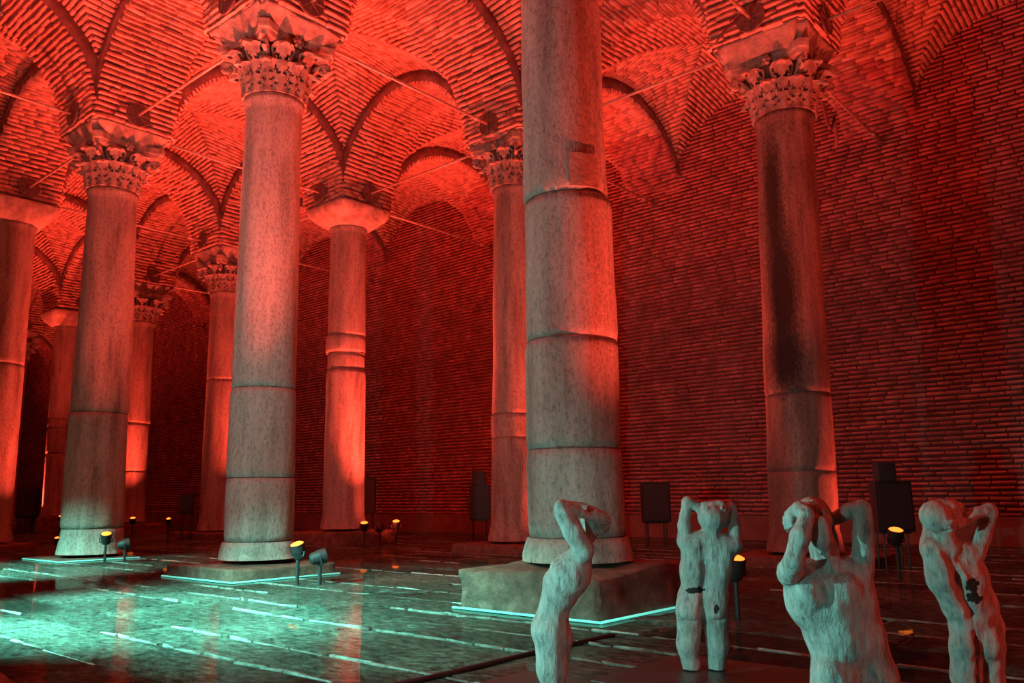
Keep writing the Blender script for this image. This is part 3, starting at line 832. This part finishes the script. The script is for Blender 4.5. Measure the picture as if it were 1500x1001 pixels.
spotlight('added tall cyan lamp further along the row of columns', (-7.6, -9.6), 3.0, (-.5, 2.55, -3), 5600, CYAN, cone=56, blend=.9, lens='strip', group='cyan floodlights')  # another added source in place of underwater light
spotlight('added white fill lamp turned on the column shafts', (-2.0, -9.7), 1.5, (-.2, 1, .45), 270, WHITE, cone=120, blend=.8, lens='strip', group='added white fill lamps')  # unseen fill, added to brighten the column faces

# ------------------------------------------------------------------ loudspeakers
def speaker(label, foot, wd, ht, base, small=None, yaw=YAW, skew=0):
    t = tag(empty('loudspeaker', (foot[0], foot[1], 0)), label, 'loudspeaker', 'black loudspeakers along the wall'); t.rotation_euler.z = -yaw+skew
    dp = wd*.8
    # cabinet with chamfered back
    pts = [(-wd/2, -dp/2), (wd/2, -dp/2), (wd/2, dp*.1), (wd*.28, dp/2), (-wd*.28, dp/2), (-wd/2, dp*.1)]
    V = [(x, y, base) for x, y in pts] + [(x, y, base+ht) for x, y in pts]; n = 6
    F = [tuple(range(n-1, -1, -1)), tuple(range(n, 2*n))] + [(k, (k+1) % n, n+(k+1) % n, n+k) for k in range(n)]
    obj('cabinet', pmesh('cabinet', V, F), M['black'], t)
    obj('grille', box_mesh('grille', (-wd*.45, -dp/2-.012, base+.03), (wd*.45, -dp/2+.005, base+ht-.03), .004), M['grille'], t)
    if small:
        sw, sh, so = small
        obj('top_cabinet', box_mesh('top_cabinet', (so-sw/2, -sw*.4, base+ht), (so+sw/2, sw*.4, base+ht+sh), .01), M['grille'], t)
    parts = []
    for sx in (-1, 1):
        for sy in (-1, 1):
            v, f = tube([(sx*wd*.33, sy*dp*.3, -.07), (sx*wd*.33, sy*dp*.3, base+.01)], .012, 6); obj('stand_leg', pmesh('stand_leg', v, f), M['black'], t)
    obj('stand_tray', box_mesh('stand_tray', (-wd*.42, -dp*.4, base-.02), (wd*.42, dp*.4, base), .004), M['black'], t)
M['grille'] = mat_rough('grille', (.02, .02, .024), (.03, .03, .036), (.04, .04, .046), 60, .55, .002, 200)
speaker('black speaker with a small box on top beside the slim column', g0(703, 792), .41, .70, .42, (.28, .29, -.02))
speaker('single black speaker on thin stand between thick grey and soot-stained columns', g0(962, 802), .47, .66, .42)
speaker('two stacked black speakers behind a lit spotlight near the bearded statue', g0(1311, 834), .41, .57, .42, (.21, .22, -.02))
speaker('small black speaker on a pole near the thin lone lamp', g0(272, 792), .30, .44, .60)
speaker('far black speaker beside the tall block', g0(40, 781), .55, .85, .45)
speaker('black speaker half hidden behind the broken-ring column', g0(537, 787), .40, .80, .55)

# ------------------------------------------------------------------ statues (one continuous clay body each)
def surface_net(F, org, h):
    """naive surface nets on a signed-distance grid"""
    s = F < 0
    nx, ny, nz = F.shape
    c = np.zeros((nx-1, ny-1, nz-1), np.int8)
    for dx in (0, 1):
        for dy in (0, 1):
            for dz in (0, 1): c += s[dx:nx-1+dx, dy:ny-1+dy, dz:nz-1+dz]
    act = (c > 0) & (c < 8)
    I = np.argwhere(act); idx = -np.ones(act.shape, np.int64); idx[act] = np.arange(len(I))
    acc = np.zeros((len(I), 3)); cnt = np.zeros(len(I))
    corners = [(dx, dy, dz) for dx in (0, 1) for dy in (0, 1) for dz in (0, 1)]
    for a in corners:
        for k in range(3):
            if a[k]: continue
            b = list(a); b[k] = 1
            fa = F[I[:, 0]+a[0], I[:, 1]+a[1], I[:, 2]+a[2]]; fb = F[I[:, 0]+b[0], I[:, 1]+b[1], I[:, 2]+b[2]]
            m = (fa < 0) != (fb < 0); t = np.where(m, fa/np.where(m, fa-fb, 1), 0)
            p = np.tile(np.array(a, float), (len(I), 1)); p[:, k] = t
            acc[m] += p[m]; cnt[m] += 1
    V = org + (I + acc/cnt[:, None])*h
    Q = []
    for k in range(3):
        sl0 = [slice(None)]*3; sl1 = [slice(None)]*3; sl0[k] = slice(0, -1); sl1[k] = slice(1, None)
        ch = s[tuple(sl0)] != s[tuple(sl1)]
        E_ = np.argwhere(ch); u, v = (k+1) % 3, (k+2) % 3
        ok = (E_[:, u] > 0) & (E_[:, v] > 0) & (E_[:, u] < F.shape[u]-1) & (E_[:, v] < F.shape[v]-1); E_ = E_[ok]
        ins = s[E_[:, 0], E_[:, 1], E_[:, 2]]
        qs = []
        for du, dv in ((-1, -1), (0, -1), (0, 0), (-1, 0)):
            e = E_.copy(); e[:, u] += du; e[:, v] += dv; qs.append(idx[e[:, 0], e[:, 1], e[:, 2]])
        q = np.stack(qs, 1); q[~ins] = q[~ins][:, ::-1]; Q.append(q)
    return V, np.concatenate(Q)

def statue(label, D, prims, chips=(), voxel=.0042, seed=0, plate=False):
    """prims in photograph pixels at the statue's own distance: ('+'/'-', (x, y, dd), r, (x, y, dd), r, blend)"""
    px = D/FPX
    W = []
    for pr in prims:
        sg, a, ra, b, rb, k = pr
        W.append((sg, pix(a[0], a[1], D+a[2]), ra*px, pix(b[0], b[1], D+b[2]), rb*px, k*px))
    pts = np.array([q for w_ in W for q in (w_[1], w_[3])]); R = max(max(w_[2], w_[4]) for w_ in W)
    lo = pts.min(0)-R-.02; hi = pts.max(0)+R+.02; lo[2] = min(lo[2], -.02)
    n = np.ceil((hi-lo)/voxel).astype(int)+1
    F = np.full(n, .2)
    ax = [lo[i]+np.arange(n[i])*voxel for i in range(3)]
    for sg, a, ra, b, rb, k in W:
        m = max(ra, rb)+k*1.5+.015
        i0 = np.maximum(np.floor((np.minimum(a, b)-m-lo)/voxel).astype(int), 0); i1 = np.minimum(np.ceil((np.maximum(a, b)+m-lo)/voxel).astype(int)+1, n)
        sl = tuple(slice(i0[i], i1[i]) for i in range(3))
        X, Y, Z = np.meshgrid(ax[0][sl[0]], ax[1][sl[1]], ax[2][sl[2]], indexing='ij')
        ab = b-a; L2 = max(ab @ ab, 1e-9)
        t = np.clip(((X-a[0])*ab[0]+(Y-a[1])*ab[1]+(Z-a[2])*ab[2])/L2, 0, 1)
        d = np.sqrt((X-a[0]-t*ab[0])**2+(Y-a[1]-t*ab[1])**2+(Z-a[2]-t*ab[2])**2) - (ra+(rb-ra)*t)
        f = F[sl]
        if sg == '+':
            hh = np.clip(.5+.5*(f-d)/k, 0, 1); F[sl] = f*(1-hh)+d*hh - k*hh*(1-hh)
        else:
            hh = np.clip(.5-.5*(f+d)/k, 0, 1); F[sl] = f*(1-hh)-d*hh + k*hh*(1-hh)
    F[:, :, ax[2] < 0.0145] = .2                       # feet stand flat on the ground
    F[0], F[-1], F[:, 0], F[:, -1], F[:, :, 0], F[:, :, -1] = .2, .2, .2, .2, .2, .2
    V, Q = surface_net(F, lo, voxel)
    # hand-worked clay: shallow scrapes and lumps
    out = np.empty_like(V)
    for i, v in enumerate(V):
        q = Vector(v)
        out[i] = v + np.array(mnoise.noise_vector(Vector((q.x*38, q.y*38, q.z*19))+Vector((seed, 0, 0))))*.0024 + np.array(mnoise.noise_vector(q*14+Vector((0, seed, 0))))*.0032
    base = pts.mean(0); base[2] = 0
    me = qmesh('body', out-base, Q, True)
    me.materials.append(M['clay']); me.materials.append(M['chip'])
    if chips:
        x, y, z = proj(out[Q].mean(1)); mi = np.zeros(len(Q), np.int32)
        for cx, cy, rx, ry in chips:
            nn = np.array([mnoise.noise(Vector((a*.16, b*.16, seed))) for a, b in zip(x, y)])
            near = z < D+.02
            mi[(((x-cx)/rx)**2+((y-cy)/ry)**2 + nn*1.5 < 1) & near] = 1
        me.polygons.foreach_set('material_index', mi)
    t = tag(empty('statue', tuple(base)), label, 'statue', 'pale clay statues')
    obj('body', me, None, t)
    return t
def chain(sg, k, *nodes):
    L = []
    for (a, ra), (b, rb) in zip(nodes[:-1], nodes[1:]): L.append((sg, a, ra, b, rb, k))
    return L
def ball(sg, p, r, k): return [(sg, p, r, p, r, k)]
def fingers(starts, ends, r, bend=(0, 0, -.01), k=1.2):
    L = []
    for s, e in zip(starts, ends):
        m = tuple((s[i]+e[i])/2+bend[i] for i in range(3))
        L += chain('+', k, (s, r*1.1), (m, r*1.05), (e, r*.85))
    return L

# 1: bending backwards, seen from its left side
P = []
P += chain('+', 8, ((807, 925, -.05), 25), ((809, 980, -.06), 22), ((815, 1015, -.06), 13), ((814, 1026, -.06), 11)) + chain('+', 5, ((814, 1024, -.06), 10), ((786, 1030, -.07), 8))
P += chain('+', 8, ((809, 925, .05), 25), ((808, 980, .06), 22), ((812, 1015, .06), 13), ((810, 1026, .06), 11)) + chain('+', 5, ((812, 1024, .06), 10), ((784, 1030, .07), 8))
P += chain('+', 10, ((806, 918, -.03), 27), ((812, 888, -.03), 20), ((822, 866, -.035), 24), ((836, 840, -.04), 29), ((850, 814, -.055), 18))
P += chain('+', 10, ((806, 918, .03), 27), ((812, 888, .03), 20), ((822, 866, .035), 24), ((836, 840, .04), 29), ((850, 814, .055), 18))
P += ball('+', (822, 938, -.035), 17, 8) + ball('+', (822, 938, .035), 17, 8)
P += ball('+', (808, 850, -.04), 12, 8) + ball('+', (808, 850, .04), 12, 8)
P += chain('+', 6, ((853, 806, 0), 13), ((862, 782, 0), 11), ((868, 770, 0), 13))
P += chain('+', 6, ((877, 766, 0), 18), ((872, 762, 0), 17)) + chain('+', 5, ((864, 764, 0), 13), ((858, 762, 0), 8)) + ball('+', (862, 746, 0), 5, 3)
P += chain('+', 5, ((856, 806, -.085), 15), ((840, 780, -.095), 14), ((826, 752, -.09), 13), ((822, 744, -.085), 11))
P += chain('+', 3, ((822, 742, -.085), 9.5), ((840, 747, -.085), 8.5), ((862, 757, -.07), 6))
P += chain('+', 5, ((856, 806, .085), 15), ((840, 778, .095), 14), ((828, 746, .09), 12))
P += chain('+', 3, ((828, 743, .085), 9.5), ((850, 744, .08), 8), ((872, 750, .05), 6))
P += chain('+', 3, ((864, 757, -.066), 6.5), ((874, 758, -.060), 7.5))
P += fingers([(875, 752, -.064), (876, 757, -.067), (876, 761, -.067), (874, 765, -.062)], [(891, 757, -.040), (893, 763, -.040), (892, 769, -.038), (888, 775, -.036)], 2.3, (0, -.5, -.012))
P += fingers([(868, 753, -.066)], [(875, 745, -.055)], 2.4, (0, 0, -.004))
statue('pale statue bending backwards in side view before the thick column', 3.48, P, seed=1)
# 2: seen from behind, standing on the dark platform
P = []
P += chain('+', 6, ((1010, 900, 0), 19), ((1008, 945, 0), 16), ((1012, 972, 0), 12), ((1012, 981, 0), 11)) + chain('+', 4, ((1012, 980, -.01), 10), ((1010, 981, .06), 8))
P += chain('+', 6, ((1048, 900, 0), 19), ((1051, 945, 0), 16), ((1050, 972, 0), 12), ((1050, 981, 0), 11)) + chain('+', 4, ((1050, 980, -.01), 10), ((1052, 981, .06), 8))
P += ball('+', (1010, 893, -.02), 19, 6) + ball('+', (1047, 893, -.02), 19, 6) + chain('+', 8, ((1012, 878, 0), 20), ((1047, 878, 0), 20))
P += chain('+', 9, ((1016, 868, 0), 18), ((1014, 838, 0), 17), ((1015, 802, 0), 17)) + chain('+', 9, ((1048, 868, 0), 18), ((1052, 838, 0), 18), ((1060, 804, 0), 18))
P += chain('+', 9, ((1031, 866, .005), 19), ((1036, 800, .01), 20))
P += chain('+', 7, ((1006, 793, 0), 13), ((1036, 790, 0), 13), ((1072, 797, 0), 13)) + ball('+', (1074, 803, .0), 11, 6)
P += chain('+', 5, ((1041, 790, 0), 13), ((1042, 768, -.005), 12))
P += chain('+', 4, ((1042, 758, -.005), 20), ((1049, 757, .015), 20)) + chain('+', 4, ((1030, 739, 0), 4), ((1056, 738, 0), 5))
P += chain('+', 4, ((1003, 793, 0), 11), ((1002, 770, .01), 9), ((1006, 738, .015), 8)) + chain('+', 3, ((1007, 735, .015), 7.5), ((1020, 742, .015), 6.5), ((1031, 752, .0), 5))
P += chain('+', 2, ((1031, 752, -.01), 5.5), ((1036, 757, -.022), 6)) + fingers([(1035, 752, -.05), (1036, 756, -.055), (1035, 760, -.052), (1033, 764, -.045)], [(1046, 757, -.062), (1047, 762, -.064), (1045, 766, -.062), (1041, 770, -.056)], 2.3, (0, 0, -.006)) + fingers([(1030, 752, -.02)], [(1036, 744, -.045)], 2.4)
P += chain('+', 4, ((1076, 797, 0), 11), ((1076, 772, .02), 9), ((1071, 746, .04), 8)) + chain('+', 3, ((1069, 743, .04), 7.5), ((1062, 746, .06), 6), ((1056, 748, .09), 5.5))
P += fingers([(1066, 744, .02), (1063, 741, .02), (1060, 739, .02), (1067, 748, .02)], [(1066, 752, -.02), (1062, 748, -.035), (1058, 745, -.04), (1067, 757, -.01)], 2.3, (1.5, -1, 0))
P += chain('-', 9, ((1034, 798, -.066), 5), ((1036, 830, -.068), 5), ((1031, 868, -.064), 4)) + chain('-', 3, ((1029, 878, -.070), 4), ((1029, 912, -.060), 4))
P += chain('-', 4, ((1029, 918, -.05), 3), ((1030, 975, -.05), 3.5)) + chain('-', 4, ((1029, 918, .0), 3), ((1030, 980, .0), 4)) + chain('-', 4, ((1029, 918, .05), 3), ((1030, 980, .05), 4))
P += chain('-', 3, ((998, 911, -.070), 3), ((1024, 913, -.072), 3)) + chain('-', 3, ((1036, 913, -.072), 3), ((1062, 909, -.070), 3))
statue('whole statue seen from behind, holding its head, with dark chips at hips', 4.12, P, chips=[(1020, 865, 13, 5), (1050, 892, 4, 7)], seed=2)
# 3: bearded, chest to the viewer
P = []
P += chain('+', 12, ((1222, 990, -.04), 33), ((1216, 1040, -.07), 27), ((1222, 1085, -.07), 18), ((1222, 1108, -.07), 15)) + chain('+', 6, ((1222, 1108, -.07), 14), ((1218, 1112, -.14), 11))
P += chain('+', 12, ((1278, 995, 0), 34), ((1286, 1045, 0), 27), ((1286, 1085, 0), 18), ((1286, 1108, 0), 15)) + chain('+', 6, ((1286, 1108, 0), 14), ((1288, 1112, -.08), 11))
P += ball('+', (1216, 982, -.065), 20, 5)
P += chain('+', 14, ((1234, 985, 0), 34), ((1218, 930, .0), 34), ((1188, 880, 0), 34), ((1172, 845, 0), 26))
P += chain('+', 14, ((1272, 985, 0), 38), ((1258, 930, .0), 34), ((1246, 880, 0), 35), ((1250, 845, 0), 26))
P += chain('+', 14, ((1240, 940, -.02), 34), ((1215, 870, -.02), 36)) + chain('+', 8, ((1158, 840, 0), 17), ((1212, 836, .0), 18), ((1262, 832, 0), 17))
P += ball('+', (1185, 868, -.055), 20, 12) + ball('+', (1238, 862, -.055), 20, 12)
P += chain('+', 6, ((1212, 834, .0), 21), ((1206, 795, .01), 20), ((1198, 765, .02), 22))
P += chain('+', 5, ((1194, 758, .02), 25), ((1190, 752, .05), 25)) + chain('+', 4, ((1198, 762, -.035), 14), ((1196, 752, -.04), 12))
P += chain('+', 4, ((1199, 770, -.062), 15), ((1203, 790, -.078), 14), ((1211, 813, -.075), 5)) + chain('+', 4, ((1190, 772, -.05), 11), ((1203, 808, -.068), 5)) + chain('+', 4, ((1208, 770, -.05), 9), ((1213, 812, -.068), 4))
P += chain('+', 3, ((1192, 745, -.035), 6.5), ((1191, 738, -.035), 6)) + ball('+', (1187, 743, -.04), 3.2, 2) + ball('+', (1197, 743, -.04), 3.2, 2)
P += chain('-', 2, ((1189, 754, -.068), 3.6), ((1196, 752, -.072), 5), ((1203, 754, -.068), 3.6)) + chain('+', 2, ((1189, 759, -.064), 2.6), ((1197, 760, -.070), 3), ((1204, 759, -.064), 2.4))
P += chain('+', 5, ((1158, 842, -.01), 18), ((1156, 838, -.07), 16), ((1163, 822, -.12), 14.5)) + chain('+', 4, ((1164, 818, -.12), 13.5), ((1172, 785, -.11), 14), ((1182, 756, -.085), 11.5))
P += chain('+', 3, ((1181, 752, -.085), 11), ((1172, 746, -.06), 11), ((1163, 752, -.03), 10))
P += fingers([(1161, 748, -.05), (1159, 755, -.055), (1158, 762, -.055), (1159, 769, -.05)], [(1155, 757, .0), (1151, 764, .0), (1152, 771, .0), (1155, 778, .0)], 3.6, (-5, 0, 0)) + fingers([(1176, 744, -.07)], [(1190, 738, -.05)], 3.6, (0, -2, 0))
P += chain('+', 4, ((1264, 832, .03), 15), ((1265, 812, -.005), 15), ((1265, 785, -.01), 15.5), ((1264, 748, .0), 13)) + chain('+', 3, ((1262, 744, .0), 12), ((1245, 748, .015), 11), ((1222, 760, .03), 9), ((1212, 764, .04), 9))
P += fingers([(1213, 757, .035), (1212, 762, .03), (1211, 767, .03), (1211, 772, .03)], [(1203, 748, .015), (1202, 753, .005), (1202, 774, .01), (1204, 779, .015)], 3.4, (1, -2, -.012)) + fingers([(1213, 757, .05)], [(1203, 740, .03)], 3.6)
P += chain('-', 5, ((1218, 975, -.12), 4), ((1226, 1000, -.12), 4)) + chain('-', 5, ((1168, 852, -.10), 4), ((1205, 872, -.10), 3)) + chain('-', 6, ((1212, 850, -.088), 4), ((1216, 890, -.10), 4))
statue('bearded statue with head thrown back, chest towards the viewer', 2.70, P, voxel=.0044, seed=3)
# 4: twisted back view, black patch on its back
P = []
P += chain('+', 7, ((1414, 950, 0), 22), ((1414, 995, 0), 19), ((1416, 1015, 0), 14), ((1416, 1024, 0), 13)) + chain('+', 4, ((1416, 1024, 0), 11), ((1420, 1026, .07), 9))
P += chain('+', 7, ((1448, 950, .01), 23), ((1450, 995, .01), 19), ((1450, 1015, .01), 14), ((1450, 1024, .01), 13)) + chain('+', 4, ((1450, 1024, .01), 11), ((1454, 1026, .08), 9))
P += ball('+', (1413, 942, -.025), 20, 7) + ball('+', (1446, 942, -.02), 23, 7) + chain('+', 9, ((1414, 918, 0), 21), ((1446, 922, .01), 22))
P += chain('+', 10, ((1414, 915, 0), 20), ((1404, 885, 0), 22), ((1384, 845, 0), 25), ((1372, 812, 0), 20)) + chain('+', 10, ((1446, 915, .01), 20), ((1438, 885, .01), 20), ((1420, 845, .01), 24), ((1414, 812, .01), 18))
P += chain('+', 10, ((1428, 900, 0), 22), ((1400, 840, .01), 26)) + chain('+', 7, ((1364, 804, .0), 14), ((1392, 803, 0), 15), ((1424, 808, .0), 14))
P += chain('+', 5, ((1388, 806, 0), 15), ((1382, 778, 0), 14))
P += chain('+', 5, ((1371, 757, -.0), 23), ((1386, 754, .02), 22), ((1396, 750, .04), 18)) + ball('+', (1404, 746, .05), 10, 4)
P += chain('+', 5, ((1428, 810, .0), 15), ((1438, 785, 0), 12), ((1450, 752, 0), 10.5)) + chain('+', 3, ((1450, 746, .0), 9), ((1430, 752, -.01), 8.5), ((1408, 766, -.03), 7))
P += chain('+', 2, ((1408, 766, -.035), 7), ((1400, 769, -.05), 7)) + fingers([(1401, 763, -.056), (1399, 767, -.062), (1398, 771, -.062), (1399, 775, -.056)], [(1386, 764, -.066), (1384, 769, -.068), (1384, 774, -.066), (1387, 779, -.058)], 2.5, (0, 0, -.008)) + fingers([(1404, 763, -.04)], [(1398, 753, -.035)], 2.6)
P += chain('+', 5, ((1362, 804, .03), 14), ((1364, 770, .09), 11), ((1374, 744, .11), 10)) + chain('+', 3, ((1376, 742, .11), 8.5), ((1394, 742, .08), 7.5)) + fingers([(1394, 742, .06), (1394, 738, .06), (1398, 746, .06), (1390, 737, .07)], [(1402, 740, .03), (1401, 735, .03), (1405, 745, .03), (1397, 733, .04)], 2.6)
P += chain('-', 10, ((1390, 812, -.066), 5), ((1402, 850, -.072), 5), ((1424, 900, -.064), 5)) + chain('-', 3, ((1428, 928, -.070), 4), ((1430, 965, -.064), 4)) + chain('-', 4, ((1431, 968, -.05), 2.5), ((1432, 1020, -.04), 3.5)) + chain('-', 4, ((1431, 970, .02), 2.5), ((1432, 1020, .02), 3.5))
statue('statue seen from behind with a large black patch on its back', 3.55, P, chips=[(1424, 858, 9, 11), (1427, 876, 11, 9)], seed=4)

# ------------------------------------------------------------------ platform plates, cable and hooks
def plate(label, x0, x1, y0, y1):
    t = tag(empty('platform_plate', ((x0+x1)/2, (y0+y1)/2, 0)), label, 'platform', 'dark platform plates under the statues')
    hx, hy = (x1-x0)/2, (y1-y0)/2
    obj('top', box_mesh('top', (-hx, -hy, -.03), (hx, hy, .012), .004), M['platform'], t)
plate('dark platform plate under the whole statue', 1.78, 2.60, -7.25, -6.40)
plate('dark platform plate beside the bearded statue', 2.615, 3.5, -7.25, -6.40)
plate('dark platform plate before the side-view statue', 1.40, 2.60, -8.2, -7.265)
plate('dark platform plate under the bearded statue', 2.615, 3.9, -8.6, -7.265)
plate('dark platform plate under the black-patched statue', 3.515, 4.6, -7.25, -6.0)
v, f = tube([(1.08, -9.2, .012), (1.12, -7.6, .006), (1.09, -6.6, .006), (1.13, -6.1, .006)], .014, 8)
tag(obj('cable', pmesh('cable', v, f, True), M['black']), 'dark cable lying across the paving beside the platform', 'cable')
def hook(label, pts, r):
    v, f = tube(pts, r, 7); c = np.mean(v, 0)
    tag(obj('iron_hook', pmesh('iron_hook', [np.array(q)-c for q in v], f, True), M['iron'], None, tuple(c)), label, 'hook', 'old iron hooks')
bd = 11.2
hook('bent iron hook hanging beside the soot-stained column capital', [pix(1200, 100, 11.9), pix(1205, 150, 12), pix(1212, 180, 12), pix(1219, 192, 12), pix(1222, 172, 12), pix(1226, 205, 12.05), pix(1224, 214, 12.1)], .025)
hook('small iron hook sticking out left of the carved capital', [pix(1085, 22, 11.2), pix(1056, 50, 10.9), pix(1048, 65, 10.9), pix(1036, 64, 10.9)], .014)
